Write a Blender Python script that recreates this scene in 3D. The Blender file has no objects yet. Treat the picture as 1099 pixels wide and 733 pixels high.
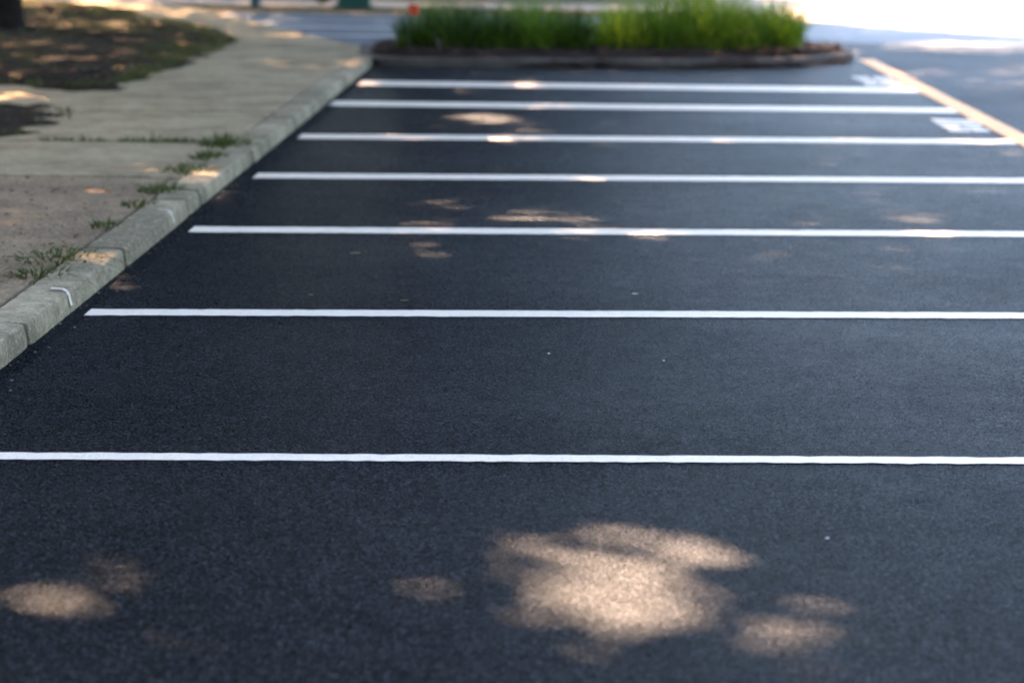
import bpy, bmesh, math, random
import numpy as np
from mathutils import Vector, Matrix

random.seed(7)
rng = np.random.default_rng(7)
sc = bpy.context.scene
COL = sc.collection
rad = math.radians

# ------------------------------------------------------------------ sun
SUN_EL, SUN_AZ = 52.0, 30.0          # elevation, degrees left of straight ahead (+Y)
TOSUN = Vector((-math.sin(rad(SUN_AZ)) * math.cos(rad(SUN_EL)),
                math.cos(rad(SUN_AZ)) * math.cos(rad(SUN_EL)), math.sin(rad(SUN_EL))))
SHX, SHY = TOSUN.x / TOSUN.z, TOSUN.y / TOSUN.z
ANG = 0.0844                          # stall lines lean a little off square to the kerb
TA = math.tan(ANG)

# ------------------------------------------------------------------ node helpers
class NT:
    def __init__(self, name):
        self.m = bpy.data.materials.new(name)
        self.m.use_nodes = True
        self.t = self.m.node_tree
        self.t.nodes.clear()
        self.out = self.n('ShaderNodeOutputMaterial')
        self.tc = self.n('ShaderNodeTexCoord')
    def n(self, typ, **kw):
        x = self.t.nodes.new(typ)
        for k, v in kw.items():
            setattr(x, k, v)
        return x
    def l(self, a, b):
        self.t.links.new(a, b)
    def noise(self, scale, detail=4, rough=.55, vec=None, dist=0):
        x = self.n('ShaderNodeTexNoise')
        x.inputs['Scale'].default_value = scale
        x.inputs['Detail'].default_value = detail
        x.inputs['Roughness'].default_value = rough
        x.inputs['Distortion'].default_value = dist
        self.l(vec or self.tc.outputs['Object'], x.inputs['Vector'])
        return x.outputs['Fac']
    def voronoi(self, scale, feature='F1', out='Distance'):
        x = self.n('ShaderNodeTexVoronoi', feature=feature)
        x.inputs['Scale'].default_value = scale
        self.l(self.tc.outputs['Object'], x.inputs['Vector'])
        return x.outputs[out]
    def ramp(self, fac, stops):
        x = self.n('ShaderNodeValToRGB')
        e = x.color_ramp.elements
        while len(e) < len(stops):
            e.new(.5)
        for k, (p, c) in enumerate(stops):
            e[k].position = p
            e[k].color = (c, c, c, 1) if not isinstance(c, tuple) else (*c, 1)
        self.l(fac, x.inputs['Fac'])
        return x.outputs['Color']
    def mix(self, fac, a, b, mode='MIX'):
        x = self.n('ShaderNodeMix', data_type='RGBA', blend_type=mode)
        for key, v in ((0, fac), (6, a), (7, b)):
            if isinstance(v, (int, float)):
                x.inputs[key].default_value = v if key == 0 else (v, v, v, 1)
            elif isinstance(v, tuple):
                x.inputs[key].default_value = (*v, 1)
            else:
                self.l(v, x.inputs[key])
        return x.outputs[2]
    def math(self, op, a, b=0.0):
        x = self.n('ShaderNodeMath', operation=op)
        for i, v in enumerate((a, b)):
            if isinstance(v, (int, float)):
                x.inputs[i].default_value = v
            else:
                self.l(v, x.inputs[i])
        return x.outputs[0]
    def bump(self, h, strength, dist):
        x = self.n('ShaderNodeBump')
        x.inputs['Strength'].default_value = strength
        x.inputs['Distance'].default_value = dist
        self.l(h, x.inputs['Height'])
        return x.outputs['Normal']
    def bsdf(self, col, rough=.6, normal=None, spec=.5, connect=True):
        b = self.n('ShaderNodeBsdfPrincipled')
        if isinstance(col, tuple):
            b.inputs['Base Color'].default_value = (*col, 1)
        else:
            self.l(col, b.inputs['Base Color'])
        if isinstance(rough, (int, float)):
            b.inputs['Roughness'].default_value = rough
        else:
            self.l(rough, b.inputs['Roughness'])
        b.inputs['Specular IOR Level'].default_value = spec
        if normal:
            self.l(normal, b.inputs['Normal'])
        if connect:
            self.l(b.outputs[0], self.out.inputs['Surface'])
        return b

def mat_asphalt(name, base, chip, spec, rough=.5, wear=.5):
    t = NT(name)
    big = t.noise(.55, 5, .6)
    mid = t.noise(5.5, 5, .65)
    fine = t.noise(210, 3, .7)
    cell = t.voronoi(165, out='Color')
    c1 = t.mix(t.ramp(big, [(.35, 0), (.68, 1)]), base, tuple(x * (1 + wear) for x in base))
    c2 = t.mix(t.ramp(mid, [(.3, 0), (.75, .6)]), c1, tuple(x * .72 for x in base))
    sep = t.n('ShaderNodeSeparateColor'); t.l(cell, sep.inputs[0])
    chipm = t.ramp(sep.outputs[0], [(.76, 0), (.99, 1)])
    c3 = t.mix(t.math('MULTIPLY', chipm, .8), c2, chip)
    glint = t.ramp(t.voronoi(75, out='Distance'), [(.0, 1), (.16, 0)])  # sparkle painted into the colour as rare bright chips
    gm = t.math('MULTIPLY', glint, t.ramp(t.noise(31, 2, .5), [(.52, 0), (.62, 1)]))
    c3 = t.mix(t.math('MULTIPLY', gm, .5), c3, (.30, .33, .37))
    c4 = t.mix(t.ramp(fine, [(.34, 1), (.5, 0)]), c3, tuple(x * .35 for x in base))
    d = t.voronoi(165)
    h = t.math('ADD', t.math('MULTIPLY', fine, .7), t.math('MULTIPLY', d, -.9))
    h2 = t.math('ADD', h, t.math('MULTIPLY', t.noise(40, 3, .6), .6))
    nb = t.bump(h2, .6, .0045)
    df = t.n('ShaderNodeBsdfDiffuse'); t.l(c4, df.inputs['Color']); t.l(nb, df.inputs['Normal'])
    gl = t.n('ShaderNodeBsdfGlossy'); t.l(t.ramp(sep.outputs[1], [(0, rough - .1), (1, rough + .15)]), gl.inputs['Roughness'])
    t.l(nb, gl.inputs['Normal']); gl.inputs['Color'].default_value = (.74, .88, 1.0, 1)
    fr = t.n('ShaderNodeFresnel'); fr.inputs['IOR'].default_value = 1.33
    # binder film dulls the gloss; clean stone faces shine a little more
    k = t.math('MULTIPLY', fr.outputs[0], t.math('MULTIPLY', t.ramp(sep.outputs[2], [(0, .25), (.7, .8), (.97, 1.0)]), spec))
    k = t.math('MULTIPLY', k, t.ramp(big, [(.3, .68), (.7, 1.0)]))
    k = t.math('MULTIPLY', k, t.ramp(mid, [(.3, .72), (.65, 1.0)]))
    mx = t.n('ShaderNodeMixShader'); t.l(k, mx.inputs[0]); t.l(df.outputs[0], mx.inputs[1]); t.l(gl.outputs[0], mx.inputs[2])
    t.l(mx.outputs[0], t.out.inputs['Surface'])
    return t.m

def mat_concrete(name, base, dirt, grit=.5, dirt_lo=.45, dirt_hi=.7, moss=None):
    t = NT(name)
    big = t.noise(1.6, 6, .68)
    mid = t.noise(14, 5, .65)
    fine = t.noise(190, 3, .7)
    peb = t.voronoi(95, out='Color')
    sep = t.n('ShaderNodeSeparateColor'); t.l(peb, sep.inputs[0])
    c = t.mix(t.ramp(big, [(dirt_lo, 0), (dirt_hi, 1)]), base, dirt)
    c = t.mix(t.math('MULTIPLY', t.ramp(mid, [(.4, 0), (.72, 1)]), .65), c, tuple(x * .45 for x in dirt))
    c = t.mix(t.math('MULTIPLY', sep.outputs[0], grit), c, tuple(x * .55 for x in base))
    c = t.mix(t.math('MULTIPLY', t.ramp(sep.outputs[1], [(.75, 0), (.9, 1)]), grit * .7), c, tuple(min(.7, x * 1.35) for x in base))
    if moss:
        c = t.mix(t.ramp(t.noise(3.1, 5, .7), [(.52, 0), (.68, .7)]), c, moss)
    h = t.math('ADD', t.math('MULTIPLY', mid, 1.3), t.math('MULTIPLY', fine, .8))
    t.bsdf(c, .85, t.bump(h, .6, .006), .3)
    return t.m

def mat_soil(name, a, b, c):
    t = NT(name)
    n1 = t.noise(2.4, 6, .7); n2 = t.noise(28, 5, .7)
    k = t.mix(t.ramp(n1, [(.38, 0), (.62, 1)]), a, b)
    k = t.mix(t.ramp(n2, [(.5, 0), (.66, 1)]), k, c)
    t.bsdf(k, .95, t.bump(t.math('ADD', n1, n2), .9, .03), .15)
    return t.m

def mat_paint(name, col, worn, amount=.35, rough=.55):
    t = NT(name)
    n = t.noise(9, 6, .7); f = t.noise(110, 4, .75)
    k = t.mix(t.math('MULTIPLY', t.ramp(n, [(.5, 0), (.78, 1)]), amount), col, worn)
    k = t.mix(t.ramp(f, [(.36, .8), (.45, 0)]), k, worn)
    t.bsdf(k, rough, t.bump(f, .45, .003), .4)
    return t.m

def mat_leaf(name, col, alt, scale=1.5, trans=.35, rough=.5):
    t = NT(name)
    n = t.noise(scale, 3, .6)
    k = t.mix(t.ramp(n, [(.35, 0), (.65, 1)]), col, alt)
    b = t.bsdf(k, rough, None, .4, connect=False)
    tr = t.n('ShaderNodeBsdfTranslucent'); t.l(k, tr.inputs[0])
    mx = t.n('ShaderNodeMixShader'); mx.inputs[0].default_value = trans
    t.l(b.outputs[0], mx.inputs[1]); t.l(tr.outputs[0], mx.inputs[2])
    t.l(mx.outputs[0], t.out.inputs['Surface'])
    return t.m

def mat_simple(name, a, b, scale=8, rough=.6, bump=.2, dist=.004, spec=.4):
    t = NT(name)
    n = t.noise(scale, 5, .65)
    k = t.mix(t.ramp(n, [(.35, 0), (.68, 1)]), a, b)
    t.bsdf(k, rough, t.bump(n, bump, dist), spec)
    return t.m

M_LOT = mat_asphalt('fresh_asphalt', (.0034, .0038, .0045), (.080, .090, .106), .29, .29, .5)
M_ROAD = mat_asphalt('aisle_asphalt', (.013, .0145, .017), (.09, .098, .11), .25, .40, .6)
M_STREET = mat_asphalt('old_asphalt', (.085, .092, .105), (.2, .2, .21), .5, .55, .4)
M_WALK = mat_concrete('sidewalk_concrete', (.41, .345, .205), (.21, .16, .09), .35, .42, .62)
M_WALKR = mat_concrete('worn_sidewalk_concrete', (.36, .27, .16), (.10, .068, .04), .8, .34, .6)
M_KERB = mat_concrete('kerb_concrete', (.45, .39, .25), (.14, .115, .07), .6, .40, .58, (.12, .12, .07))
M_IKERB = mat_concrete('island_kerb_concrete', (.12, .10, .08), (.05, .04, .035), .5)
M_FAR = mat_concrete('far_concrete', (.42, .38, .31), (.28, .25, .2), .3)
M_SOIL = mat_soil('soil', (.008, .005, .003), (.017, .011, .006), (.005, .004, .0025))
M_MULCH = mat_soil('mulch', (.022, .015, .011), (.045, .028, .019), (.014, .010, .008))
M_VERGE = mat_soil('verge', (.05, .05, .018), (.11, .075, .03), (.035, .04, .014))
M_GROUND = mat_soil('ground', (.06, .075, .03), (.09, .08, .045), (.045, .06, .02))
M_WHITE = mat_paint('white_paint', (.86, .78, .64), (.36, .37, .38), .22)
M_OLDWHITE = mat_paint('stencil_paint', (.58, .57, .53), (.2, .2, .21), .7)
M_TICK = mat_paint('worn_tick_paint', (.46, .43, .33), (.36, .33, .24), 1.0)
M_PALETICK = mat_paint('faded_tick_paint', (.66, .62, .52), (.42, .39, .29), 1.0)
M_YELLOW = mat_paint('yellow_paint', (.85, .33, .02), (.5, .19, .03), .3)
M_GRASS = [mat_leaf('grass_deep_green', (.010, .034, .006), (.06, .13, .014), 11, .35),
           mat_leaf('grass_mid_green', (.035, .09, .008), (.17, .29, .018), 11, .4),
           mat_leaf('grass_yellow_green', (.075, .16, .010), (.27, .40, .024), 11, .42)]
M_DRYGRASS = mat_leaf('dry_grass', (.10, .065, .03), (.055, .038, .02), 3, .2)
M_WEED = mat_leaf('weed_green', (.04, .07, .011), (.08, .10, .015), 9, .35)
M_WEEDY = mat_leaf('weed_yellow', (.17, .17, .02), (.10, .13, .02), 9, .35)
M_LAWN = mat_leaf('lawn_grass', (.06, .085, .012), (.095, .09, .018), 1.2, .3)
M_CROWN = mat_leaf('tree_leaf', (.024, .048, .012), (.045, .075, .016), .6, .2)
M_BARK = mat_simple('bark', (.014, .011, .009), (.03, .024, .018), 9, .95, .9, .05, .1)
M_LEAFDRY = mat_leaf('dead_leaf', (.20, .095, .035), (.11, .05, .02), 7, .2)
M_CHIP = mat_simple('wood_chip', (.055, .032, .02), (.10, .06, .04), 20, .9, .4)
M_BOX = mat_simple('teal_enamel', (.012, .10, .075), (.016, .085, .065), 3, .45, .05)
M_POSTT = mat_simple('dark_teal_enamel', (.008, .075, .085), (.01, .06, .07), 3, .45, .05)
M_ORANGE = mat_simple('orange_vinyl', (.80, .10, .03), (.70, .075, .02), 6, .5, .05)
M_STEEL = mat_simple('dull_steel', (.35, .36, .36), (.25, .26, .26), 12, .4, .1)
M_PALEP = mat_simple('pale_plastic', (.62, .68, .68), (.5, .56, .56), 10, .5, .1)
M_PEBBLE = mat_simple('pale_pebble', (.55, .55, .53), (.4, .4, .39), 60, .7, .4)
M_OIL = mat_simple('oil', (.008, .008, .009), (.011, .011, .012), 40, .35, .2)
M_STEM = mat_simple('shrub_stem', (.05, .04, .025), (.07, .055, .035), 12, .9, .4)

# ------------------------------------------------------------------ object helpers
def link(name, me, mat, parent=None):
    o = bpy.data.objects.new(name, me)
    COL.objects.link(o)
    for m in (mat if isinstance(mat, list) else [mat]):
        if m: me.materials.append(m)
    if parent is not None:
        o.parent = parent
    return o

def from_bm(name, bm, mat, parent=None, smooth=False):
    me = bpy.data.meshes.new(name)
    bm.normal_update()
    bm.to_mesh(me); bm.free()
    if smooth:
        for p in me.polygons: p.use_smooth = True
    return link(name, me, mat, parent)

def np_mesh(name, V, Q, mat, parent=None):
    """V (n,3), Q (m,k) faces with k corners each"""
    me = bpy.data.meshes.new(name)
    V = np.ascontiguousarray(V, dtype=np.float32); Q = np.ascontiguousarray(Q, dtype=np.int32)
    k = Q.shape[1]
    me.vertices.add(len(V)); me.vertices.foreach_set('co', V.ravel())
    me.loops.add(Q.size); me.loops.foreach_set('vertex_index', Q.ravel())
    me.polygons.add(len(Q)); me.polygons.foreach_set('loop_start', np.arange(0, Q.size, k, dtype=np.int32))
    me.update(calc_edges=True); me.validate()
    return link(name, me, mat, parent)

def structure(o, label=None, cat=None):
    o['kind'] = 'structure'
    if label: o['label'] = label
    if cat: o['category'] = cat
    return o

def stuff(o, label=None, cat=None):
    o['kind'] = 'stuff'
    if label: o['label'] = label
    if cat: o['category'] = cat
    return o

def tag(o, label, cat, group=None):
    o['label'] = label; o['category'] = cat
    if group: o['group'] = group
    return o

def empty(name, loc):
    o = bpy.data.objects.new(name, None); COL.objects.link(o)
    o.location = loc; o.empty_display_size = .2
    return o

def slab(bm, pts, z0, z1, bevel=0):
    """vertical prism over the polygon pts (counter-clockwise)"""
    a = sum(pts[i][0] * pts[(i + 1) % len(pts)][1] - pts[(i + 1) % len(pts)][0] * pts[i][1] for i in range(len(pts)))
    if a < 0: pts = pts[::-1]
    lo = [bm.verts.new((x, y, z0)) for x, y in pts]
    hi = [bm.verts.new((x, y, z1)) for x, y in pts]
    n = len(pts)
    top = bm.faces.new(hi)
    for i in range(n):
        bm.faces.new((lo[i], lo[(i + 1) % n], hi[(i + 1) % n], hi[i]))
    if bevel:
        bmesh.ops.bevel(bm, geom=list(top.edges), offset=bevel, segments=2, affect='EDGES', profile=.5)

def sheet(name, pts, z, mat, parent=None):
    bm = bmesh.new()
    bm.faces.new([bm.verts.new((x, y, z)) for x, y in pts])
    return from_bm(name, bm, mat, parent)

def smooth_noise(x, y, s, seed=0):
    """cheap value noise from sines, 0..1"""
    r = np.random.default_rng(seed)
    v = np.zeros_like(x, dtype=float)
    for k in range(6):
        a = r.uniform(0, 6.28); f = s * r.uniform(.6, 1.9); p = r.uniform(0, 6.28)
        v = v + np.sin((x * np.cos(a) + y * np.sin(a)) * f + p)
    return np.clip(.5 + v / 6.5, 0, 1)

# ------------------------------------------------------------------ ground, lot, roads
XK = -2.14                      # foot of the kerb
XY = 3.67                       # yellow edge line
g = sheet('ground', [(-300, -300), (300, -300), (300, 300), (-300, 300)], -.06, M_GROUND)
structure(g)
LOT = structure(sheet('parking_lot', [(-2.6, -12), (XY, -12), (XY, 33.2), (-2.6, 31.0)], 0, M_LOT))
ROAD = structure(sheet('road', [(XY, -12), (11.5, -12), (11.5, 33.0), (XY, 33.2)], 0, M_ROAD))
STREET = structure(sheet('street', [(-60, 26.0), (80, 26.0), (80, 39.1), (-60, 39.1)], -.004, M_STREET))

def painted(name, x0, x1, y_at, width, mat, parent, z=.004, step=.04, jit=.0025, along_y=False):
    """a painted strip with slightly ragged edges; y_at(x) is its centre line"""
    n = max(2, int(abs(x1 - x0) / step))
    bm = bmesh.new()
    prev = None
    for i in range(n + 1):
        x = x0 + (x1 - x0) * i / n
        c = y_at(x)
        w = width(x) if callable(width) else width
        a = c - w / 2 + random.gauss(0, jit); b = c + w / 2 + random.gauss(0, jit)
        pts = ((a, x), (b, x)) if along_y else ((x, a), (x, b))
        cur = [bm.verts.new((px, py, z)) for px, py in pts]
        if prev:
            f = bm.faces.new((prev[0], cur[0], cur[1], prev[1]))
            if f.normal.z < 0: f.normal_flip()
        prev = cur
    bmesh.ops.recalc_face_normals(bm, faces=bm.faces)
    return from_bm(name, bm, mat, parent)

# (x of left end, y where the line meets x = 0, painted width, right end)
LINES = [(-2.02, 7.655, .096, XY - .1), (-2.07, 10.49, .162, XY - .1), (-2.04, 13.235, .235, XY - .1), (-2.03, 15.93, .30, XY - .1),
         (-2.04, 18.69, .38, XY - .1), (-2.10, 21.78, .52, XY - .1), (-2.06, 24.28, .62, XY - .1)]
for k, (xl, y0, w, xr) in enumerate(LINES):
    slope = (0.063, .085, .085, .09, .089, .052, .034)[k]
    o = painted('parking_line', xl, xr, lambda x: y0 + slope * x, w, M_WHITE, LOT, jit=.003)
painted('edge_line', 2.0, 29.4, lambda y: XY + .0, .2, M_YELLOW, LOT, z=.008, along_y=True, step=.1)

def stencil(x0, y0, x1, y1, n):
    """painted reserved-space marking beside the edge line: a stack of worn stencil strokes"""
    bm = bmesh.new()
    step = (y1 - y0) / n
    for i in range(n):
        ya = y0 + i * step
        for a, b in ((0, .46), (.50, 1.0)):
            h = step * random.uniform(.72, .84)
            xa = x0 + (x1 - x0) * a + random.uniform(-.03, .03); xb = x0 + (x1 - x0) * b + random.uniform(-.02, .04)
            vs = [bm.verts.new((x, y, .004)) for x, y in ((xa, ya), (xb, ya), (xb, ya + h), (xa, ya + h))]
            bm.faces.new(vs)
    return from_bm('stencil_mark', bm, M_OLDWHITE, LOT)
stencil(3.20, 19.85, 3.55, 21.1, 4)
stencil(3.14, 25.0, 3.54, 26.4, 4)
# oil spots in the lot
def blot(name, x, y, r, mat, z=.003):
    bm = bmesh.new()
    n = 18
    vs = [bm.verts.new((x + math.cos(i / n * 6.283) * r * random.uniform(.65, 1.1), y + math.sin(i / n * 6.283) * r * random.uniform(.65, 1.1) * 1.2, z)) for i in range(n)]
    bm.faces.new(vs)
    return from_bm(name, bm, mat, LOT)
for x, y, r in ((-1.06, 12.27, .035), (-.71, 10.79, .026), (-1.15, 10.9, .016), (.35, 11.1, .018)):
    blot('oil_spot', x, y, r, M_OIL)

# street lane lines
for yy, w in ((35.3, .35), (33.1, .3), (37.3, .22)):
    painted('lane_line', -30, 2.2, lambda x: yy + .02 * x, w, M_OLDWHITE, STREET, z=0.0, step=.5, jit=.006)

# ------------------------------------------------------------------ kerb beside the lot
KH, KW = .10, .20
bm = bmesh.new()
prof = [(XK, -.05), (XK - .004, .03), (XK - .012, KH - .014), (XK - .016, KH - .005), (XK - .026, KH), (XK - .10, KH + .003), (XK - KW, KH + .001), (XK - KW, -.05)]
joints = [-8, -4, -1, 2, 4.6, 7.3, 9.51, 11.67, 13.67, 14.15, 16.55, 19.2, 22.0, 25.0, 28.0]
for ya, yb in zip(joints[:-1], joints[1:]):
    ya += .02; yb -= .02
    n = max(2, int((yb - ya) / .035))
    chip = 0
    dx, dz = random.uniform(-.006, .006), random.uniform(-.005, .004)
    rows = []
    for i in range(n + 1):
        y = ya + (yb - ya) * i / n
        e = .007 if i in (0, n) else (.003 if i in (1, n - 1) else 0)
        chip = chip * .7 + (random.uniform(.004, .013) if random.random() < .035 else 0)
        rows.append([bm.verts.new((px + dx - (e if px > XK - .1 else 0) - (chip if px > XK - .03 and pz > .07 else 0) + random.gauss(0, .0012), y, pz + dz - (e if pz > .05 else 0) - (chip * .8 if px > XK - .03 and pz > .09 else 0) + random.gauss(0, .001))) for px, pz in prof])
    for a, b in zip(rows[:-1], rows[1:]):
        for j in range(len(prof) - 1):
            bm.faces.new((a[j], b[j], b[j + 1], a[j + 1]))
    bm.faces.new(rows[0]); bm.faces.new(rows[-1][::-1])
bmesh.ops.recalc_face_normals(bm, faces=bm.faces)
KERB = structure(from_bm('kerb', bm, M_KERB, smooth=False))
# painted ticks on the kerb where stall lines meet it
def tick(y, w, mat):
    bm = bmesh.new()
    pr = [(XK + .004, .035), (XK - .007, KH - .02), (XK - .016, KH - .003), (XK - .033, KH + .008), (XK - .085, KH + .010)]
    a = [bm.verts.new((x, y + random.gauss(0, .002), z)) for x, z in pr]
    b = [bm.verts.new((x, y + w + random.gauss(0, .002), z)) for x, z in pr]
    for i in range(len(pr) - 1):
        bm.faces.new((a[i], a[i + 1], b[i + 1], b[i]))
    return from_bm('kerb_mark', bm, mat, KERB)
for y, w, mt in ((10.28, .038, M_PALETICK), (13.05, .05, M_TICK)):
    tick(y, w, mt)

# ------------------------------------------------------------------ sidewalk slabs
XB = XK - KW - .03              # slab edge behind the kerb
ZS = .094
def jy(y, x):                   # joint lines follow the lean of the stall lines
    return y + .05 * (x + 3)
bm = bmesh.new()
ys = [-6, -2.5, 1.0, 4.4, 7.85, 11.3, 14.73, 16.98, 19.6, 22.6, 25.6, 28.4]
xl = -4.35
for k, (a, b) in enumerate(zip(ys[:-1], ys[1:])):
    g0 = .05 if k > 6 else .06
    if b <= 14.8: continue
    slab(bm, [(XB, jy(a, XB) + g0), (XB, jy(b, XB) - g0), (xl, jy(b, xl) - g0), (xl, jy(a, xl) + g0)], -.04, ZS + random.uniform(-.002, .002), .008)
# the side path between the two soil patches and the flare at the street corner
slab(bm, [(xl - .02, 19.6), (xl - .02, 22.5), (-16, 22.8), (-16, 19.8)], -.04, ZS - .004, .008)
slab(bm, [(XB, jy(28.42, XB)), (-2.50, 29.2), (-3.20, 30.9), (-4.0, 33.2), (-5.0, 36.2), (-5.9, 38.9), (-7.5, 40.6), (-16, 46), (-16, 43.0), (-9.4, 40.2), (-6.8, 36.6), (-4.9, 32.0), (xl, 30.2), (xl, jy(28.42, xl))], -.04, ZS, .008)
structure(from_bm('sidewalk', bm, M_WALK))
bm = bmesh.new()
for a, b in zip(ys[:-1], ys[1:]):
    if b > 14.8: continue
    slab(bm, [(XB, jy(a, XB) + .035), (XB, jy(b, XB) - .035), (xl, jy(b, xl) - .035), (xl, jy(a, xl) + .035)], -.04, ZS + random.uniform(-.003, .003), .012)
structure(from_bm('worn_sidewalk', bm, M_WALKR))
structure(sheet('soil', [(-40, -12), (XK - KW + .01, -12), (XK - KW + .01, 28.2), (-4, 28.2), (-5, 31), (-6.9, 35.5), (-40, 45)], .02, M_SOIL))

def mound(name, outline, z0, zmax, mat, edge=.5, res=.14, rough=.02, seed=1):
    """an uneven bed over a polygon, low at its edge"""
    P = np.array(outline)
    x0, y0 = P.min(0); x1, y1 = P.max(0)
    nx = int((x1 - x0) / res) + 1; ny = int((y1 - y0) / res) + 1
    X, Y = np.meshgrid(np.linspace(x0, x1, nx), np.linspace(y0, y1, ny), indexing='ij')
    X = X + rng.normal(0, res * .12, X.shape); Y = Y + rng.normal(0, res * .12, Y.shape)
    inside = np.zeros(X.shape, bool); dist = np.full(X.shape, 1e9)
    for i in range(len(P)):
        ax, ay = P[i]; bx, by = P[(i + 1) % len(P)]
        cond = ((ay > Y) != (by > Y)) & (X < (bx - ax) * (Y - ay) / (by - ay + 1e-12) + ax)
        inside ^= cond
        t = np.clip(((X - ax) * (bx - ax) + (Y - ay) * (by - ay)) / ((bx - ax) ** 2 + (by - ay) ** 2), 0, 1)
        dist = np.minimum(dist, np.hypot(X - ax - t * (bx - ax), Y - ay - t * (by - ay)))
    d = np.where(inside, dist, -dist)
    wob = (smooth_noise(X, Y, 5, seed) - .5) * .45 + (smooth_noise(X, Y, 17, seed + 3) - .5) * .3
    dd = np.clip((d + wob) / edge, -.6, 1)
    Z = z0 + (zmax - z0) * dd + rng.normal(0, rough, X.shape) * np.clip(dd, 0, 1) + (smooth_noise(X, Y, 2.2, seed + 5) - .5) * rough * 2
    V = np.stack([X, Y, Z], -1).reshape(-1, 3)
    I = np.arange(nx * ny).reshape(nx, ny)
    Q = np.stack([I[:-1, :-1], I[1:, :-1], I[1:, 1:], I[:-1, 1:]], -1).reshape(-1, 4)
    keep = (d > -.35).reshape(-1)
    Q = Q[keep[Q].all(1)]
    return np_mesh(name, V, Q, mat)

BED_A = [(-12, 22.1), (-5.1, 21.75), (-4.51, 21.4), (-4.21, 21.5), (-4.0, 22.61), (-3.99, 25.36), (-3.93, 27.73), (-3.93, 28.88), (-4.26, 30.46), (-4.72, 31.95), (-5.2, 33.07), (-6.05, 35.02), (-6.82, 36.96), (-7.74, 38.72), (-8.97, 40.17), (-13, 43), (-16, 30)]
BED_B = [(-12, 20.0), (-5, 20.2), (-4.54, 20.09), (-4.13, 19.41), (-3.85, 19.11), (-3.84, 18.6), (-3.89, 17.64), (-3.95, 17.0), (-4.0, 16.2), (-4.3, 12.5), (-4.35, 6), (-12, 6)]
structure(mound('soil_bed', BED_A, .085, .15, M_SOIL, .5, .13, .014, 3))
structure(mound('soil_bed', BED_B, .085, .14, M_SOIL, .5, .13, .014, 9))

# far verge and far sidewalk beyond the street
structure(sheet('verge', [(-70, 39.35), (2.9, 39.35), (2.9, 41.7), (-70, 41.7)], .02, M_VERGE))
bm = bmesh.new()
slab(bm, [(-70, 39.12), (2.9, 39.12), (2.9, 39.34), (-70, 39.34)], -.05, .035, .01)
structure(from_bm('far_kerb', bm, M_FAR))
bm = bmesh.new()
slab(bm, [(-70, 41.72), (2.95, 41.72), (2.95, 44.2), (-70, 44.2)], -.05, .03, .01)
slab(bm, [(2.97, 39.12), (80, 39.12), (80, 75), (2.97, 75)], -.05, .012, .004)
structure(from_bm('far_sidewalk', bm, M_FAR))
structure(sheet('far_lawn', [(-70, 44.22), (2.94, 44.22), (2.94, 60), (-70, 60)], .01, M_GROUND))

# ------------------------------------------------------------------ planted island
FRONT = [(-2.05, 26.75), (-1.3, 26.72), (-.78, 26.83), (.57, 27.08), (1.85, 27.40), (2.64, 27.85), (3.2, 28.5), (3.52, 29.2), (3.58, 29.9), (3.50, 30.4)]
BACK = [(3.1, 30.75), (2.0, 30.6), (.0, 30.35), (-1.6, 30.2), (-2.25, 29.9), (-2.45, 29.2), (-2.42, 28.2), (-2.34, 27.2)]
ring = FRONT + BACK
def resample(pts, step):
    out = []
    for i in range(len(pts)):
        a = Vector(pts[i]); b = Vector(pts[(i + 1) % len(pts)])
        n = max(1, int((b - a).length / step))
        for k in range(n): out.append(a.lerp(b, k / n))
    for _ in range(3):
        out = [(out[i - 1] + out[i] * 2 + out[(i + 1) % len(out)]) / 4 for i in range(len(out))]
    return out
rg = resample(ring, .15)
cen = sum(rg, Vector((0, 0))) / len(rg)
bm = bmesh.new()
prof2 = [(0, -.05), (.004, .04), (.012, .085), (.022, .098), (.04, .105), (.15, .105), (.155, .02)]
rows = []
for i, p in enumerate(rg):
    tdir = (rg[(i + 1) % len(rg)] - rg[i - 1]).normalized()
    nin = Vector((-tdir.y, tdir.x))
    if nin.dot(cen - p) < 0: nin = -nin
    rows.append([bm.verts.new((p.x + nin.x * d, p.y + nin.y * d, z + random.gauss(0, .0015))) for d, z in prof2])
for i in range(len(rows)):
    a, b = rows[i], rows[(i + 1) % len(rows)]
    for j in range(len(prof2) - 1):
        bm.faces.new((a[j], b[j], b[j + 1], a[j + 1]))
bmesh.ops.recalc_face_normals(bm, faces=bm.faces)
structure(from_bm('island_kerb', bm, M_IKERB, smooth=True))
inner = [tuple(p + (cen - p).normalized() * .16) for p in rg]
structure(mound('mulch_bed', inner, .075, .17, M_MULCH, .45, .09, .016, 21))

def scatter_cards(name, pts, size, mat, seed, flat=.6):
    """small bent chips / leaves lying about: six-cornered, slightly folded"""
    r = np.random.default_rng(seed)
    V = []; Q = []
    for (x, y, z) in pts:
        s = size * r.uniform(.6, 1.3); w = s * r.uniform(.25, .5)
        a = r.uniform(0, 6.283); t = r.normal(0, flat * .5); u = r.normal(0, flat * .5)
        m = Matrix.Rotation(a, 3, 'Z') @ Matrix.Rotation(t, 3, 'X') @ Matrix.Rotation(u, 3, 'Y')
        base = len(V)
        for (px, py, pz) in ((-s / 2, 0, 0), (0, -w / 2, .12 * s), (s / 2, 0, 0), (0, w / 2, .12 * s)):
            q = m @ Vector((px, py, pz)); V.append((x + q.x, y + q.y, z + abs(q.z) + .004))
        Q.append((base, base + 1, base + 2, base + 3))
    return np_mesh(name, np.array(V), np.array(Q), mat)

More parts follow.
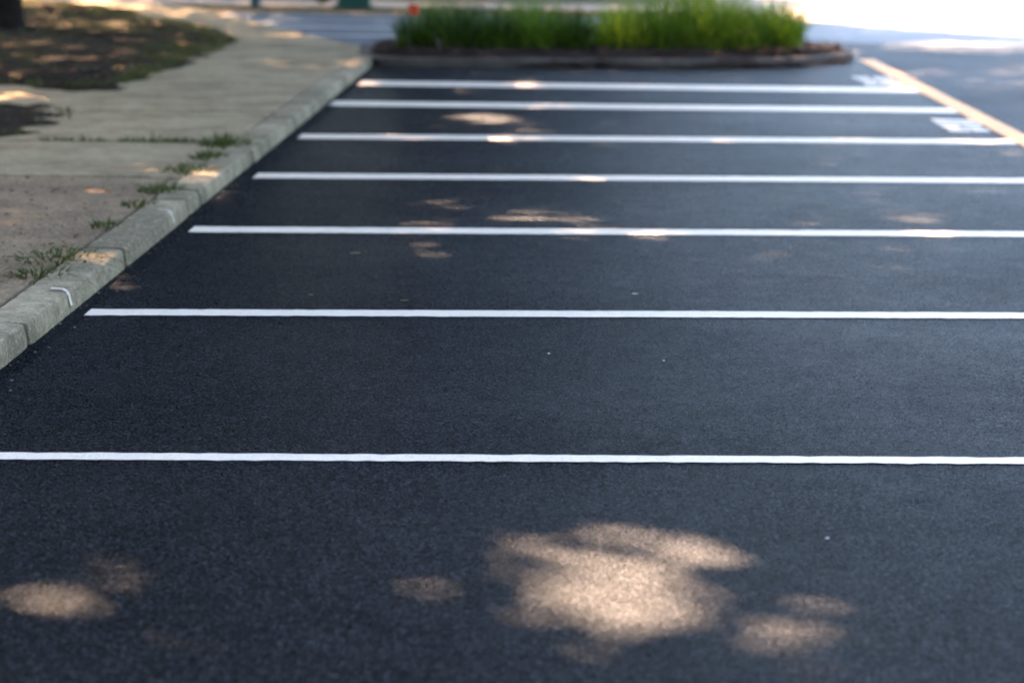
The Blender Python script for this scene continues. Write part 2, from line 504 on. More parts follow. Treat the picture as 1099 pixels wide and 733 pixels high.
def in_poly(x, y, P):
    c = False
    for i in range(len(P)):
        ax, ay = P[i]; bx, by = P[i - 1]
        if (ay > y) != (by > y) and x < (bx - ax) * (y - ay) / (by - ay) + ax: c = not c
    return c
pts = []
while len(pts) < 2600:
    x, y = random.uniform(-2.3, 3.5), random.uniform(26.8, 30.4)
    if in_poly(x, y, inner): pts.append((x, y, .155))
stuff(scatter_cards('mulch_chips', pts, .07, M_CHIP, 5), 'dark brown bark mulch chips spread under the island grasses', 'mulch')
pts = []
while len(pts) < 240:
    x, y = random.gauss(2.9, .45), random.gauss(28.7, .6)
    if in_poly(x, y, inner): pts.append((x, y, .165))
stuff(scatter_cards('leaf_litter', pts, .10, M_LEAFDRY, 6, 1.0), 'reddish brown dead leaves gathered at the right end of the island', 'leaf litter')
pts = []
for _ in range(900):
    x, y = random.uniform(-9, -3.9), random.uniform(16, 39)
    if in_poly(x, y, BED_A) or in_poly(x, y, BED_B): pts.append((x, y, .14))
stuff(scatter_cards('leaf_litter', pts, .09, M_LEAFDRY, 8, 1.0), 'brown dead leaves strewn over the dark soil beds by the sidewalk', 'leaf litter')

# ------------------------------------------------------------------ blades of grass
def blades(n, radius, h0, h1, lean, width, seed, sx=1.0, sy=1.0, droop=.35, nseg=4):
    """curved tapering blades rising from a round footing; returns V, Q"""
    r = np.random.default_rng(seed)
    V = []; Q = []
    for _ in range(n):
        a = r.uniform(0, 6.283); rr = radius * math.sqrt(r.uniform(0, 1))
        bx, by = rr * math.cos(a) * sx, rr * math.sin(a) * sy
        h = r.uniform(h0, h1) * (1 - .25 * (rr / max(radius, 1e-6)) ** 2)
        out = a + r.normal(0, .7)
        ln = lean * (.25 + rr / max(radius, 1e-6)) * r.uniform(.4, 1.3)
        fx, fy = math.cos(out), math.sin(out)
        tw = r.uniform(0, 6.283); wx, wy = math.cos(tw), math.sin(tw)
        w = width * r.uniform(.6, 1.3)
        base = len(V)
        for k in range(nseg + 1):
            t = k / nseg
            off = ln * h * (t ** 1.8)
            z = h * (t - droop * ln * t ** 3)
            ww = w * (1 - t ** 1.6) * .5 + .0004
            px, py = bx + fx * off, by + fy * off
            V.append((px - wx * ww, py - wy * ww, z)); V.append((px + wx * ww, py + wy * ww, z))
        for k in range(nseg):
            i = base + 2 * k
            Q.append((i, i + 1, i + 3, i + 2))
    return np.array(V), np.array(Q)

ORD = ['first', 'second', 'third', 'fourth', 'fifth', 'sixth', 'seventh', 'eighth', 'ninth', 'tenth']
def clump(x, y, tone, h, r, label, seed):
    o = empty('grass_clump', (x, y, .13))
    tag(o, label, 'ornamental grass', 'ornamental grass clumps planted in the island')
    h *= 1.38 * (.80 + .34 * ((seed * 37) % 11) / 10)
    V, Q = blades(210, r, h * .6, h, .45, .016, seed)
    np_mesh('leaf_blades', V, Q, M_GRASS[tone], o)
    V, Q = blades(130, r * 1.15, h * .35, h * .95, .95, .014, seed + 300, droop=.45, nseg=5)
    np_mesh('arching_leaf_blades', V, Q, M_GRASS[(tone + 1) % 3 if tone < 2 else 1], o)
    V, Q = blades(90, r * 1.1, h * .12, h * .42, .9, .016, seed + 500, droop=.7)
    np_mesh('dry_leaf_blades', V, Q, M_DRYGRASS, o)
    return o
TONES = ['deep green', 'mid green', 'yellow green']  # darker greens go to the left clumps, painting in part of their shade
front = [(-1.72, 28.15, 0, .47, .22), (-1.28, 27.95, 0, .55, .25), (-.78, 28.0, 0, .58, .25), (-.30, 28.05, 1, .60, .25), (.06, 28.1, 0, .40, .2),
         (.58, 28.2, 2, .60, .26), (1.10, 28.3, 1, .66, .26), (1.62, 28.4, 1, .66, .26), (2.10, 28.55, 1, .62, .25), (2.55, 28.8, 1, .56, .24)]
back = [(-1.50, 28.85, 1, .56, .24), (-.98, 28.8, 0, .62, .25), (-.48, 28.9, 1, .64, .26), (.02, 28.9, 0, .46, .22), (.78, 29.0, 2, .70, .26),
        (1.32, 29.1, 2, .70, .26), (1.85, 29.2, 2, .68, .26), (2.32, 29.4, 1, .62, .25), (2.68, 29.5, 2, .54, .22)]
for i, (x, y, t, h, r) in enumerate(front):
    clump(x, y, t, h, r, f'{TONES[t]} ornamental grass clump, {ORD[i]} from the left in the front row of the island', 100 + i)
for i, (x, y, t, h, r) in enumerate(back):
    clump(x, y, t, h, r, f'{TONES[t]} ornamental grass clump, {ORD[i]} from the left in the back row of the island', 200 + i)

# marker flag and stake among the grasses, leaning dry leaves on the island kerb
f = empty('marker_flag', (-1.80, 27.75, .12)); tag(f, 'small orange red marker flag above the left end of the island grass', 'marker flag')
bm = bmesh.new(); bmesh.ops.create_cone(bm, segments=6, radius1=.0025, radius2=.0025, depth=.54, cap_ends=True, matrix=Matrix.Translation((0, 0, .27)))
from_bm('wire', bm, M_STEEL, f)
bm = bmesh.new(); rows = []
for i in range(7):
    x = .003 + .115 * i / 6; yy = .012 * math.sin(i * 1.1)
    rows.append([bm.verts.new((x, yy + s, z - i * .002)) for s in (-.0008, .0008) for z in (.42, .54)])
for a, b in zip(rows[:-1], rows[1:]):
    for q in ((0, 1), (3, 2), (1, 3), (2, 0)):
        bm.faces.new((a[q[0]], b[q[0]], b[q[1]], a[q[1]]))
bmesh.ops.recalc_face_normals(bm, faces=bm.faces)
from_bm('flag', bm, M_ORANGE, f)

s = empty('marker_stake', (2.50, 29.25, .12)); tag(s, 'thin pale marker stake standing in the right end of the island grass', 'marker stake')
bm = bmesh.new(); bmesh.ops.create_cone(bm, segments=10, radius1=.014, radius2=.013, depth=.9, cap_ends=True, matrix=Matrix.Translation((0, 0, .45)))
bmesh.ops.bevel(bm, geom=[e for e in bm.edges if e.calc_face_angle(0) > 1], offset=.003, segments=2, affect='EDGES')
from_bm('stake_body', bm, M_PALEP, s, True)
bm = bmesh.new(); bmesh.ops.create_cone(bm, segments=10, radius1=.015, radius2=.015, depth=.05, cap_ends=True, matrix=Matrix.Translation((0, 0, .86)))
from_bm('reflector_band', bm, M_WHITE, s, True)

def big_leaf(x, y, z, L, w, rz, tilt, mat, label, name='fallen_leaf'):
    bm = bmesh.new(); n = 7; up = []; 
    for i in range(n + 1):
        t = i / n
        ww = w * math.sin(math.pi * (t * .92 + .04)) ** .8 * .5
        c = .05 * L * math.sin(t * 3.1)
        up.append([bm.verts.new((s * ww, (t - .5) * L, c + abs(s) * ww * .35)) for s in (-1, 0, 1)])
    for a, b in zip(up[:-1], up[1:]):
        for j in (0, 1): bm.faces.new((a[j], a[j + 1], b[j + 1], b[j]))
    bmesh.ops.solidify(bm, geom=bm.faces[:], thickness=.0012)
    o = from_bm(name, bm, mat, smooth=True)
    o.location = (x, y, z); o.rotation_euler = (tilt, .1, rz)
    tag(o, label, 'leaf')
    return o
big_leaf(-1.40, 27.02, .22, .24, .09, rad(35), rad(48), M_DRYGRASS, 'dull olive leaf leaning over the left end of the island kerb')
big_leaf(2.58, 27.92, .15, .17, .10, rad(60), rad(30), M_WEEDY, 'pale yellowish leaf lying on the right end of the island kerb')

# ------------------------------------------------------------------ weeds
def weed(x, y, z, n, r, h, lean, mats, label, seed, sx=1, sy=1.6):
    o = empty('weed_tuft', (x, y, z)); tag(o, label, 'weed', 'weeds growing in the sidewalk cracks')
    V, Q = blades(n, r, h * .4, h, lean, .009, seed, sx, sy, .5, 3)
    V2, Q2 = blades(max(30, n // 3), r * 1.1, h * .2, h * .6, lean * 1.5, .009, seed + 50, sx, sy, .6, 3)
    lb = np_mesh('leaf_blades', np.concatenate((V, V2)), np.concatenate((Q, Q2 + len(V))), list(mats), o)
    for f in lb.data.polygons[len(Q):]: f.material_index = 1
ZW = .085
WEEDS = [(-2.40, 11.30, 170, .19, .10, 2.0, 'broad weed tuft with yellow blades behind the nearest sunlit spot on the kerb'),
         (-2.38, 10.75, 110, .14, .09, 1.9, 'dark weed tuft nearest the camera at the back edge of the kerb'),
         (-2.40, 12.45, 60, .08, .09, .8, 'thin upright weed behind the kerb just before the second stall line'),
         (-2.38, 13.35, 80, .10, .08, 1.0, 'small weed tuft behind the kerb beside the second stall line'),
         (-2.37, 14.05, 120, .13, .11, 1.1, 'weed tuft behind the kerb where the long dark sidewalk joint ends'),
         (-2.37, 15.15, 170, .17, .10, 1.2, 'spreading weed tuft just beyond the brightest sunlit spot on the kerb'),
         (-2.37, 15.95, 120, .12, .12, 1.0, 'weed tuft behind the kerb beside the third stall line'),
         (-2.38, 16.85, 220, .17, .15, 1.1, 'tallest dark green weed at the kerb end of the weedy sidewalk joint')]
for i, (x, y, n, r, h, ln, lab) in enumerate(WEEDS):
    weed(x, y, ZW, n, r, h, ln, (M_WEED, M_WEEDY if i in (0, 3, 4, 6) else M_WEED), lab, 300 + i)
JW = [(-3.60, .06, 'faint leftmost weed in the weedy sidewalk joint'), (-3.36, .07, 'yellowish weed, second from the left in the weedy sidewalk joint'),
      (-3.08, .05, 'small low weed, third from the left in the weedy sidewalk joint'), (-2.90, .08, 'wide dark weed in the middle of the weedy sidewalk joint'),
      (-2.74, .05, 'small yellowish weed right of the wide one in the weedy sidewalk joint'), (-2.60, .05, 'round weed in the weedy sidewalk joint next to the kerb end')]
for i, (x, h, lab) in enumerate(JW):
    weed(x, jy(16.98, x), .07, 120 if i == 3 else 70, .07 if i != 3 else .13, h + .05, .9, (M_WEED, M_WEEDY if i in (1, 4) else M_WEED), lab, 330 + i, 1.6, .5)

# lawn grass on the soil beds: thick along the rear edge and at the tip, thin elsewhere
V_all = []; Q_all = []; nb = 0; cnt = 0
r2 = np.random.default_rng(77)
while cnt < 9000:
    x, y = r2.uniform(-11, -3.85), r2.uniform(16, 42)
    A = in_poly(x, y, BED_A); B = in_poly(x, y, BED_B)
    if not (A or B): continue
    edge = A and (y > 26.5 + (-x - 4) * 2.0) 
    p = .95 if edge else (.6 if A and x > -4.9 and y > 25 else (.5 if A and y > 24.5 else .10))
    if A and x > -6 and (abs(x + 4.0) < .25 or y < 22.0): p = max(p, .6)
    p *= .3 + smooth_noise(np.array([x]), np.array([y]), 2.5, 44)[0]
    if r2.uniform() > p: continue
    V, Q = blades(9, .07, .035, .10, .9, .009, int(r2.integers(1e6)), 1, 1, .5, 2)
    V = V + np.array((x, y, .12)); V_all.append(V); Q_all.append(Q + nb); nb += len(V); cnt += 1
stuff(np_mesh('grass', np.concatenate(V_all), np.concatenate(Q_all), M_LAWN), 'sparse low grass on the dark soil beds left of the sidewalk', 'grass')

# grit and debris lying on the worn near slab and along the gutter
V_all = []; Q_all = []; nb = 0
def stone(x, y, z, s):
    bm = bmesh.new(); bmesh.ops.create_icosphere(bm, subdivisions=1, radius=s)
    for v in bm.verts: v.co *= random.uniform(.7, 1.2); v.co.z *= .6
    V = np.array([v.co[:] for v in bm.verts]) + np.array((x, y, z)); bm.verts.index_update()
    Q = np.array([[v.index for v in f.verts] for f in bm.faces]); bm.free()
    return V, Q
for _ in range(700):
    if random.random() < .8:
        x, y, z = random.uniform(-4.2, -2.36), random.uniform(7, 14.6), ZS
    else:
        x, y, z = XK + abs(random.gauss(0, .05)) + .004, random.uniform(5, 22), 0
    V, Q = stone(x, y, z + .002, random.uniform(.003, .009)); V_all.append(V); Q_all.append(Q + nb); nb += len(V)
stuff(np_mesh('grit', np.concatenate(V_all), np.concatenate(Q_all), mat_simple('grit_stone', (.10, .08, .06), (.18, .15, .12), 30, .9, .3)), 'loose grit and crumbs on the worn sidewalk slab and in the gutter', 'grit')
pts = [(random.uniform(-4.1, -2.4), random.uniform(8, 14.7), ZS) for _ in range(260)]
stuff(scatter_cards('leaf_debris', pts, .05, M_LEAFDRY, 15, .8), 'bits of brown dead leaf scattered on the worn near sidewalk slab', 'leaf litter')
def pebble(x, y, s, label):
    bm = bmesh.new(); bmesh.ops.create_icosphere(bm, subdivisions=2, radius=s)
    for v in bm.verts: v.co *= 1 + .25 * math.sin(v.co.x * 900 + v.co.y * 700) * .5; v.co.z *= .6
    o = from_bm('pebble', bm, M_PEBBLE, smooth=True); o.location = (x, y, s * .5); tag(o, label, 'pebble', 'pale pebbles on the asphalt')
pebble(.783, 6.71, .006, 'tiny pale pebble right of the large sunlit patch on the asphalt')
pebble(-.04, 9.53, .006, 'tiny pale pebble on dark asphalt between the two nearest stall lines')
pebble(.42, 9.42, .005, 'smaller pale pebble on the asphalt just right of the other one below the second line')

# ------------------------------------------------------------------ objects beyond the street
b = empty('utility_box', (-3.62, 41.5, .03)); tag(b, 'teal green utility box standing beyond the street', 'utility box')
def box_bm(x0, x1, y0, y1, z0, z1, bev):
    bm = bmesh.new(); bmesh.ops.create_cube(bm, size=1, matrix=Matrix.Translation(((x0 + x1) / 2, (y0 + y1) / 2, (z0 + z1) / 2)) @ Matrix.Diagonal((x1 - x0, y1 - y0, z1 - z0, 1)))
    bmesh.ops.bevel(bm, geom=bm.edges[:], offset=bev, segments=2, affect='EDGES'); return bm
from_bm('cabinet', box_bm(-.28, .28, -.22, .22, .06, .95, .015), M_BOX, b)
from_bm('lid', box_bm(-.31, .31, -.25, .25, .952, 1.02, .015), M_BOX, b)
from_bm('base', box_bm(-.33, .33, -.27, .27, -.02, .058, .01), M_BOX, b)
d = from_bm('door', box_bm(-.22, .22, -.235, -.222, .12, .88, .005), M_BOX, b)
from_bm('handle', box_bm(.13, .16, -.26, -.237, .45, .58, .004), M_STEEL, d)
p = empty('bollard', (-5.35, 41.6, .02)); tag(p, 'slim dark teal bollard beyond the street, left of the utility box', 'bollard')
bm = bmesh.new(); bmesh.ops.create_cone(bm, segments=20, radius1=.085, radius2=.075, depth=.95, cap_ends=True, matrix=Matrix.Translation((0, 0, .475)))
from_bm('post', bm, M_POSTT, p, False)
bm = bmesh.new(); bmesh.ops.create_uvsphere(bm, u_segments=20, v_segments=10, radius=.08, matrix=Matrix.Translation((0, 0, .955)) @ Matrix.Diagonal((1, 1, .5, 1)))
from_bm('cap', bm, M_POSTT, p, True)

def leaf_cloud(n, c, rad3, size, seed, shell=.0):
    r = np.random.default_rng(seed)
    u = r.normal(size=(n, 3)); u /= np.linalg.norm(u, axis=1)[:, None]
    q = u * (r.uniform(shell ** 3, 1, n) ** (1 / 3))[:, None]
    P = q * np.array(rad3) + np.array(c)
    return P, r
def leaf_quads(P, r, size, up):
    n = len(P)
    N = r.normal(size=(n, 3)) + np.array(up) * 1.3
    N /= np.linalg.norm(N, axis=1)[:, None]
    A = np.cross(N, r.normal(size=(n, 3))); A /= np.linalg.norm(A, axis=1)[:, None]
    B = np.cross(N, A)
    s = size * r.uniform(.75, 1.25, (n, 1))
    V = np.stack([P - A * s * .5, P - B * s * .34 + N * s * .06, P + A * s * .5, P + B * s * .34 + N * s * .06], 1).reshape(-1, 3)
    return V, np.arange(4 * n).reshape(-1, 4)

def shrub(x, y, rr, h, label, seed, mat):
    o = empty('shrub', (x, y, .08)); tag(o, label, 'shrub')
    P, r = leaf_cloud(1500, (0, 0, h * .55), (rr, rr, h * .55), .08, seed, .3)
    V, Q = leaf_quads(P, r, .08, (0, 0, .6)); np_mesh('foliage', V, Q, mat, o)
    bm = bmesh.new()
    for k in range(5):
        a = k * 1.3; bmesh.ops.create_cone(bm, segments=6, radius1=.014, radius2=.006, depth=h * .8, matrix=Matrix.Translation((math.cos(a) * .08, math.sin(a) * .08, h * .4)) @ Matrix.Rotation(.25, 4, (-math.sin(a), math.cos(a), 0)))
    from_bm('stems', bm, M_STEM, o)
shrub(-4.17, 41.45, .27, .8, 'dark green shrub beside the teal utility box beyond the street', 61, M_GRASS[0])

# tufted verge grass, sun-dried
V_all = []; Q_all = []; nb = 0
for _ in range(1500):
    x, y = r2.uniform(-14, 2.8), r2.uniform(39.5, 41.6)
    V, Q = blades(7, .08, .02, .06, .8, .012, int(r2.integers(1e6)), 1, 1, .5, 2)
    V_all.append(V + np.array((x, y, .018))); Q_all.append(Q + nb); nb += len(V)
stuff(np_mesh('verge_grass', np.concatenate(V_all), np.concatenate(Q_all), mat_leaf('verge_blade', (.09, .085, .02), (.13, .085, .03), 1.5, .3)), 'dry yellowish grass on the verge beyond the street', 'grass')

# ------------------------------------------------------------------ shade trees: crowns whose gaps let the sun through
PATCH = np.array([(0.149, 6.24, 0.213, 0.435, 0.018, 1),
 (0.01, 6.519, 0.144, 0.198, -0.003, 1),
 (0.364, 6.523, 0.158, 0.148, 0.048, 0.75),
 (0.256, 6.06, 0.134, 0.326, 0.035, 1),
 (-0.284, 6.124, 0.103, 0.193, -0.049, 0.4),
 (0.611, 5.95, 0.132, 0.207, 0.092, 0.65),
 (0.643, 6.582, 0.133, 0.121, 0.088, 0.15),
 (-1.281, 5.979, 0.108, 0.11, -0.209, 0.6),
 (-1.313, 5.794, 0.093, 0.103, -0.22, 0.5),
 (-1.159, 6.307, 0.126, 0.205, -0.18, 0.05),
 (-0.851, 5.611, 0.124, 0.187, -0.149, 0.05),
 (0.211, 5.404, 0.088, 0.083, 0.031, 0.3),
 (0.65, 5.638, 0.137, 0.187, 0.104, 0.15),
 (0.12, 6.945, 0.223, 0.156, 0.012, 0.05),
 (-0.686, 20.436, 0.277, 0.456, -0.035, 0.8),
 (-0.755, 19.541, 0.303, 0.334, -0.04, 0.2),
 (-0.331, 19.286, 0.225, 0.325, -0.019, 0.35),
 (-0.763, 17.499, 0.136, 0.202, -0.045, 0.4),
 (-0.649, 16.865, 0.164, 0.219, -0.04, 0.3),
 (-0.867, 14.496, 0.141, 0.186, -0.061, 0.4),
 (-0.479, 14.79, 0.173, 0.193, -0.034, 0.25),
 (-0.123, 13.926, 0.328, 0.215, -0.011, 0.7),
 (0.144, 13.225, 0.13, 0.194, 0.008, 0.25),
 (0.456, 13.266, 0.104, 0.195, 0.031, 0.35),
 (-1.214, 18.428, 0.257, 0.372, -0.066, 0.2),
 (-0.412, 18.566, 0.195, 0.377, -0.024, 0.3),
 (-1.936, 24.096, 0.129, 0.631, -0.081, 0.25),
 (-0.332, 24.448, 0.227, 0.649, -0.015, 0.35),
 (-0.207, 21.695, 0.227, 0.513, -0.011, 0.2),
 (0.078, 17.916, 0.175, 0.281, 0.002, 0.2),
 (-0.281, 16.554, 0.194, 0.241, -0.019, 0.2),
 (-0.799, 15.349, 0.119, 0.208, -0.053, 0.25),
 (0.628, 16.695, 0.196, 0.245, 0.035, 0.15),
 (0.925, 15.089, 0.178, 0.251, 0.058, 0.15),
 (1.388, 13.788, 0.164, 0.168, 0.096, 0.25),
 (1.673, 14.166, 0.168, 0.177, 0.113, 0.4),
 (1.413, 20.738, 0.326, 0.468, 0.066, 0.15),
 (0.869, 23.576, 0.277, 0.483, 0.035, 0.15),
 (1.849, 17.201, 0.272, 0.324, 0.104, 0.15),
 (2.652, 15.594, 0.248, 0.32, 0.165, 0.25),
 (-0.954, 23.426, 0.199, 0.358, -0.042, 0.25),
 (1.393, 15.055, 0.119, 0.2, 0.088, 0.35),
 (1.998, 15.444, 0.11, 0.21, 0.125, 0.4),
 (1.975, 14.799, 0.117, 0.193, 0.128, 0.35),
 (2.095, 14.224, 0.181, 0.223, 0.142, 0.8),
 (2.082, 13.398, 0.17, 0.238, 0.149, 0.35),
 (2.654, 13.955, 0.083, 0.172, 0.184, 0.4),
 (3.56, 19.095, 0.137, 0.397, 0.182, 0.3),
 (3.431, 18.192, 0.116, 0.361, 0.184, 0.4),
 (3.455, 24.499, 0.146, 0.649, 0.138, 0.4),
 (0.229, 15.995, 0.282, 0.338, 0.012, 0.35),
 (1.545, 11.999, 0.215, 0.192, 0.123, 0.1),
 (5.451, 32.652, 0.99, 1.373, 0.165, 0.4),
 (5.182, 28.064, 0.316, 1.187, 0.182, 0.25),
 (3.996, 27.282, 0.348, 0.803, 0.144, 0.15),
 (4.758, 25.432, 0.204, 0.699, 0.184, 0.12),
 (-3.435, 31.032, 0.446, 0.833, -0.111, 0.22),
 (-2.849, 30.551, 0.232, 0.606, -0.093, 0.15),
 (-2.44, 24.651, 0.244, 0.792, -0.099, 0.12),
 (-2.243, 25.681, 0.176, 0.859, -0.088, 0.22),
 (-2.94, 25.656, 0.195, 0.715, -0.115, 0.06),
 (-5.92, 31.898, 0.141, 1.101, -0.185, 0.8),
 (-4.774, 26.125, 0.137, 0.742, -0.182, 0.2),
 (-6.893, 38.624, 0.17, 1.287, -0.178, 0.12),
 (-5.863, 36.404, 0.134, 1.144, -0.161, 0.15),
 (-5.584, 39.435, 0.233, 1.34, -0.141, 0.14),
 (-6.502, 32.184, 0.296, 0.897, -0.201, 0.25),
 (-2.152, 14.618, 0.102, 0.404, -0.148, 0.6),
 (-2.13, 15.319, 0.083, 0.332, -0.14, 0.28),
 (-2.143, 13.468, 0.052, 0.215, -0.16, 0.3),
 (-2.2, 11.089, 0.086, 0.177, -0.198, 0.45),
 (-2.065, 11.196, 0.031, 0.15, -0.185, 0.3),
 (-2.769, 14.022, 0.086, 0.233, -0.197, 0.4),
 (-2.824, 13.286, 0.056, 0.21, -0.212, 0.3),
 (-2.894, 12.775, 0.079, 0.156, -0.225, 0.2),
 (-2.619, 15.071, 0.302, 0.188, -0.174, 0.22),
 (-2.337, 10.005, 0.055, 0.218, -0.232, 0.25),
 (-2.311, 11.354, 0.08, 0.186, -0.203, 0.4),
 (-2.642, 11.219, 0.052, 0.182, -0.234, 0.2),
 (3.609, 30.928, 0.148, 1.094, 0.113, 0.6),
 (3.305, 30.619, 0.195, 0.859, 0.104, 0.25)])
def transmission(gx, gy):
    wx = (smooth_noise(gx, gy, 17, 2) - .5) * .16; wy = (smooth_noise(gx, gy, 15, 3) - .5) * .36
    gx = gx + wx; gy = gy + wy
    T = np.zeros_like(gx)
    for x, y, rx, ry, sh, i in PATCH:
        rx2, ry2 = rx + .012, ry + .02
        dx = (gx - x - sh * (gy - y)) / rx2; dy = (gy - y) / ry2
        d = np.sqrt(dx * dx + dy * dy)
        T = np.maximum(T, i * np.clip((1.42 - d) / .85, 0, 1) ** 1.3)
    n = smooth_noise(gx, gy, 3.3, 12)
    lit = (gx > 3.75) & (gy > 39.3 - 1.18 * (gx - 3.99))
    T = np.maximum(T, lit * .62)
    T = np.maximum(T, np.where((gy > 42.2), np.clip((n - .35) * 3, 0, 1) * .13, 0))
    T = np.maximum(T, np.where((gy > 39.2) & (gy <= 42.2), np.clip((n - .42) * 2, 0, .14), 0))
    T = np.maximum(T, np.where((gx > .5) & (gx < 3.4) & (gy > 27.6) & (gy < 30.3), .22, 0))
    n3 = smooth_noise(gx, gy * .55, 7.5, 51)
    mid = (gx > -1.0) & (gx < 5.5) & (gy > 12.2) & (gy < 27)
    T = np.maximum(T, np.where(mid, np.clip((n3 - .64) * 2, 0, .13), 0))
    bed = (gx < -4.2) & (gy > 20.5) & (gy < 39)
    n4 = smooth_noise(gx, gy * .5, 6.5, 57)
    T = np.maximum(T, np.where(bed, np.clip((n4 - .66) * 4, 0, .28), 0))
    # dapple outside what the photograph shows
    off = (gx > 7.5) | (gx < -7.5) | (gy < 4.8)
    n2 = smooth_noise(gx, gy, 6, 31)
    T = np.maximum(T, np.where(off, np.clip((n2 - .62) * 6, 0, 1), 0))
    return T
TAU = 6.0
def limb(bm, a, b, r0, r1, seg=9, bend=.25, n=6):
    a, b = Vector(a), Vector(b)
    d = (b - a); side = d.cross(Vector((0, 0, 1)));  side = side.normalized() if side.length > 1e-4 else Vector((1, 0, 0))
    rows = []
    for i in range(n + 1):
        t = i / n
        c = a.lerp(b, t) + Vector((0, 0, 1)) * bend * math.sin(t * 3.14) * d.length * .3 + side * math.sin(t * 5) * .05 * r0 * 3
        r = r0 + (r1 - r0) * t
        w = d.normalized(); u = w.cross(Vector((.3, .9, .1))).normalized(); v = w.cross(u)
        rows.append([bm.verts.new(c + (u * math.cos(k / seg * 6.2832) + v * math.sin(k / seg * 6.2832)) * r * random.uniform(.93, 1.07)) for k in range(seg)])
    for p, q in zip(rows[:-1], rows[1:]):
        for k in range(seg): bm.faces.new((p[k], p[(k + 1) % seg], q[(k + 1) % seg], q[k]))
def tree(x, y, tr, cc, cr, n, label, seed, ls=.155):
    o = empty('tree', (x, y, .08)); tag(o, label, 'tree', 'shade trees along the sidewalk')
    bm = bmesh.new(); seg = 16; rows = []
    for z, k in ((-.05, 1.55), (.06, 1.32), (.18, 1.15), (.45, 1.03), (1.0, .97), (2.0, .9), (3.2, .84), (4.2, .8)):
        rows.append([bm.verts.new((math.cos(i / seg * 6.2832) * tr * k * (1 + .10 * math.sin(i * 2.1 + 1) * (k - .6)) + (cc[0] - x) * .02 * z, math.sin(i / seg * 6.2832) * tr * k * random.uniform(.97, 1.03), z)) for i in range(seg)])
    for p, q in zip(rows[:-1], rows[1:]):
        for i in range(seg): bm.faces.new((p[i], p[(i + 1) % seg], q[(i + 1) % seg], q[i]))
    tk = from_bm('trunk', bm, M_BARK, o, True)
    bm = bmesh.new()
    rl = random.Random(seed)
    top = ((cc[0] - x) * .08, 0, 4.1)
    for k in range(8):
        a = k / 8 * 6.283 + rl.uniform(-.3, .3); q = rl.uniform(.3, .5)
        e = (cc[0] - x + math.cos(a) * cr[0] * q, cc[1] - y + math.sin(a) * cr[1] * q, cc[2] + rl.uniform(-1.2, 1.8))
        limb(bm, top, e, tr * .36, .02)
    from_bm('limb', bm, M_BARK, tk, True)
    P, r = leaf_cloud(n, cc, cr, .2, seed)
    gx = P[:, 0] - P[:, 2] * SHX; gy = P[:, 1] - P[:, 2] * SHY
    T = transmission(gx, gy)
    keep = np.clip(-np.log(np.maximum(T, np.exp(-TAU))) / TAU, 0, 1)
    keep = np.where(T > .8, 0, keep)
    P = P[r.uniform(size=n) < keep]
    P = P - np.array((x, y, .08))
    V, Q = leaf_quads(P, r, ls, TOSUN[:])
    np_mesh('crown', V, Q, M_CROWN, o)
for i, (bx, hh, lab) in enumerate(((-1.5, 15, 'nearest the middle of the picture'), (-9.5, 17, 'second from the right end'), (-18, 18, 'in the middle'), (-27, 17, 'second from the left end'), (-37, 18, 'at the left end'))):
    tree(bx, 55 + i % 2 * 1.5, .3, (bx, 55 + i % 2 * 1.5, hh * .53), (5.6 if i else 4.2, 3.5, hh * .47), 16000, 'tall unseen tree added in a row beyond the far sidewalk, ' + lab, 450 + i, .6)  # unseen row, added to darken what the left asphalt reflects
for i, (bx, by, lab) in enumerate(((15.5, 1, 'nearest the camera'), (15.0, 10.5, 'in the middle'), (15.5, 20, 'farthest from the camera'))):
    tree(bx, by, .28, (bx, by, 7.2), (4.8, 5.2, 5.0), 26000, 'full crowned unseen tree added along the right side of the aisle, the one ' + lab, 470 + i, .5)  # out of view, added to cut skylight from the right
for i, (bx, by, lab) in enumerate(((-17.5, 6, 'nearest the camera'), (-18.5, 17, 'in the middle'), (-19.5, 29, 'farthest from the camera'))):
    tree(bx, by, .3, (bx, by, 7.5), (4.5, 6.0, 6.6), 30000, 'full crowned unseen tree added far out on the left of the soil beds, ' + lab, 490 + i, .5)  # added beyond the frame to block light coming from the left
tree(-5.5, -4.5, .3, (-3.5, -3.5, 7.5), (7, 5, 4.5), 26000, 'full crowned unseen tree added behind the near end of the lot, left side', 480, .5)  # unseen, added behind the camera to hold back skylight
tree(8.5, -9, .3, (7.0, -8.5, 7.0), (6, 4.5, 5), 26000, 'full crowned unseen tree added behind the near end of the lot, right side', 481, .5)  # second unseen tree added there for the same skylight block
NL = 150000
tree(-6.6, 9.5, .30, (-4.4, 13.0, 10.5), (7.4, 5.6, 3.3), NL, 'leafy shade tree left of the near end of the sidewalk', 401)
tree(-6.7, 17.5, .31, (-4.2, 20.0, 10.8), (7.6, 5.6, 3.4), NL, 'leafy shade tree left of the sidewalk beside the nearer soil bed', 402)
tree(-6.9, 24.6, .30, (-4.3, 27.2, 11.0), (7.6, 5.6, 3.4), NL, 'leafy shade tree on the larger soil bed, out to its left side', 403)
tree(-14.0, 47, .32, (-5.5, 49.5, 11.0), (10.5, 5.2, 3.5), NL, 'wide crowned unseen tree added at the far left beyond the street', 406)  # added out of view so its crown shades the ground past the street
tree(-7.22, 30.6, .27, (-4.6, 34.0, 11.0), (9.6, 5.6, 3.5), NL, 'dark trunked shade tree at the left rear of the soil bed', 404)
tree(-12.5, 39.5, .32, (-5.6, 40.5, 11.0), (11.0, 5.6, 3.5), NL, 'leafy shade tree beside the far end of the path near the street', 405)

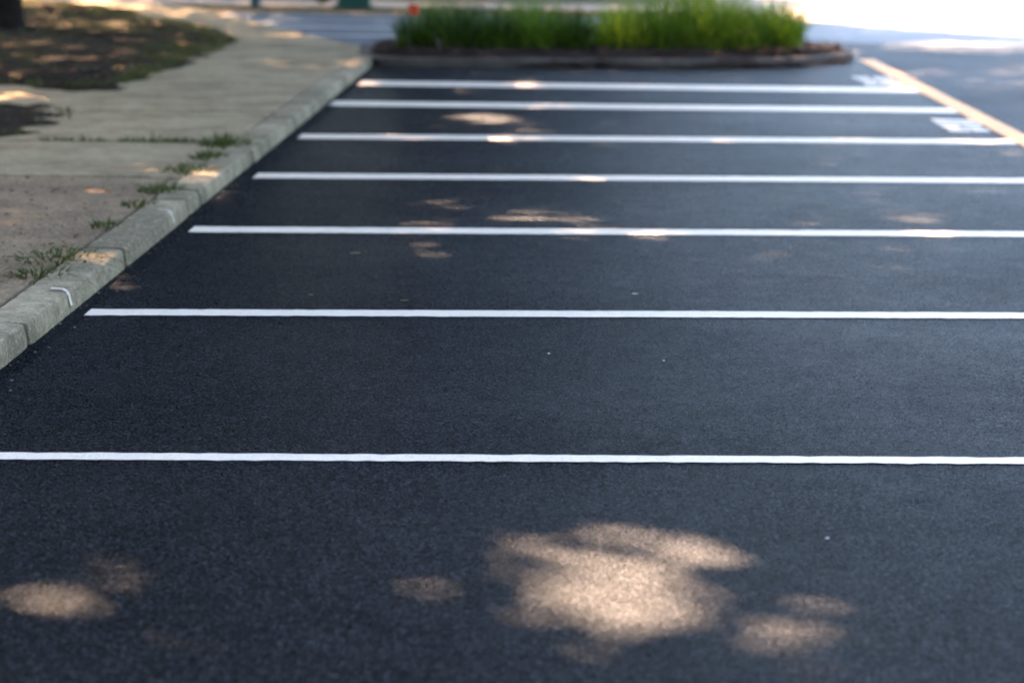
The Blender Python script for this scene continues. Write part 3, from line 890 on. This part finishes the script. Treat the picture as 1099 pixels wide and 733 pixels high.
# ------------------------------------------------------------------ light
w = bpy.data.worlds.new('World'); sc.world = w; w.use_nodes = True
nt = w.node_tree
sky = nt.nodes.new('ShaderNodeTexSky'); sky.sky_type = 'NISHITA'; sky.sun_disc = False
sky.sun_elevation = rad(SUN_EL); sky.sun_rotation = rad(-SUN_AZ)
sky.air_density = .9; sky.dust_density = 2.8; sky.ozone_density = 1.0
bg = nt.nodes['Background']; bg.inputs['Strength'].default_value = .05
nt.links.new(sky.outputs[0], bg.inputs['Color'])
L = bpy.data.lights.new('sun', 'SUN'); L.energy = 4.3; L.angle = rad(.75); L.color = (1.0, .60, .37)
S = bpy.data.objects.new('sun', L); COL.objects.link(S)
S.rotation_euler = (-TOSUN).to_track_quat('-Z', 'Y').to_euler(); S.location = (-10, 20, 30)

# ------------------------------------------------------------------ camera
cam = bpy.data.cameras.new('camera'); cam.sensor_width = 36; cam.lens = 84.19
cam.clip_start = .1; cam.clip_end = 1000
C = bpy.data.objects.new('camera', cam); COL.objects.link(C)
rt = Vector((0.999643, 0.022585, 0.014288)); upv = Vector((-0.018091, 0.178308, 0.983808)); fw = Vector((-0.019672, 0.983715, -0.178653))
m = Matrix((rt, upv, -fw)).transposed().to_4x4(); m.translation = (0, 0, 1.78)
C.matrix_world = m
cam.dof.use_dof = True; cam.dof.focus_distance = 8.9; cam.dof.aperture_fstop = 2.15; cam.dof.aperture_blades = 9
sc.camera = C

sc.render.engine = 'CYCLES'
sc.cycles.use_denoising = True
try: sc.cycles.denoiser = 'OPENIMAGEDENOISE'
except Exception: pass
sc.cycles.denoising_input_passes = 'RGB_ALBEDO_NORMAL'; sc.cycles.denoising_prefilter = 'ACCURATE'
sc.cycles.max_bounces = 6; sc.cycles.diffuse_bounces = 3; sc.cycles.glossy_bounces = 2; sc.cycles.transmission_bounces = 4
sc.cycles.sample_clamp_indirect = 6
sc.view_settings.view_transform = 'Standard'; sc.view_settings.look = 'None'
sc.view_settings.gamma = 1; sc.view_settings.use_curve_mapping = False
sc.view_settings.exposure = 4.42
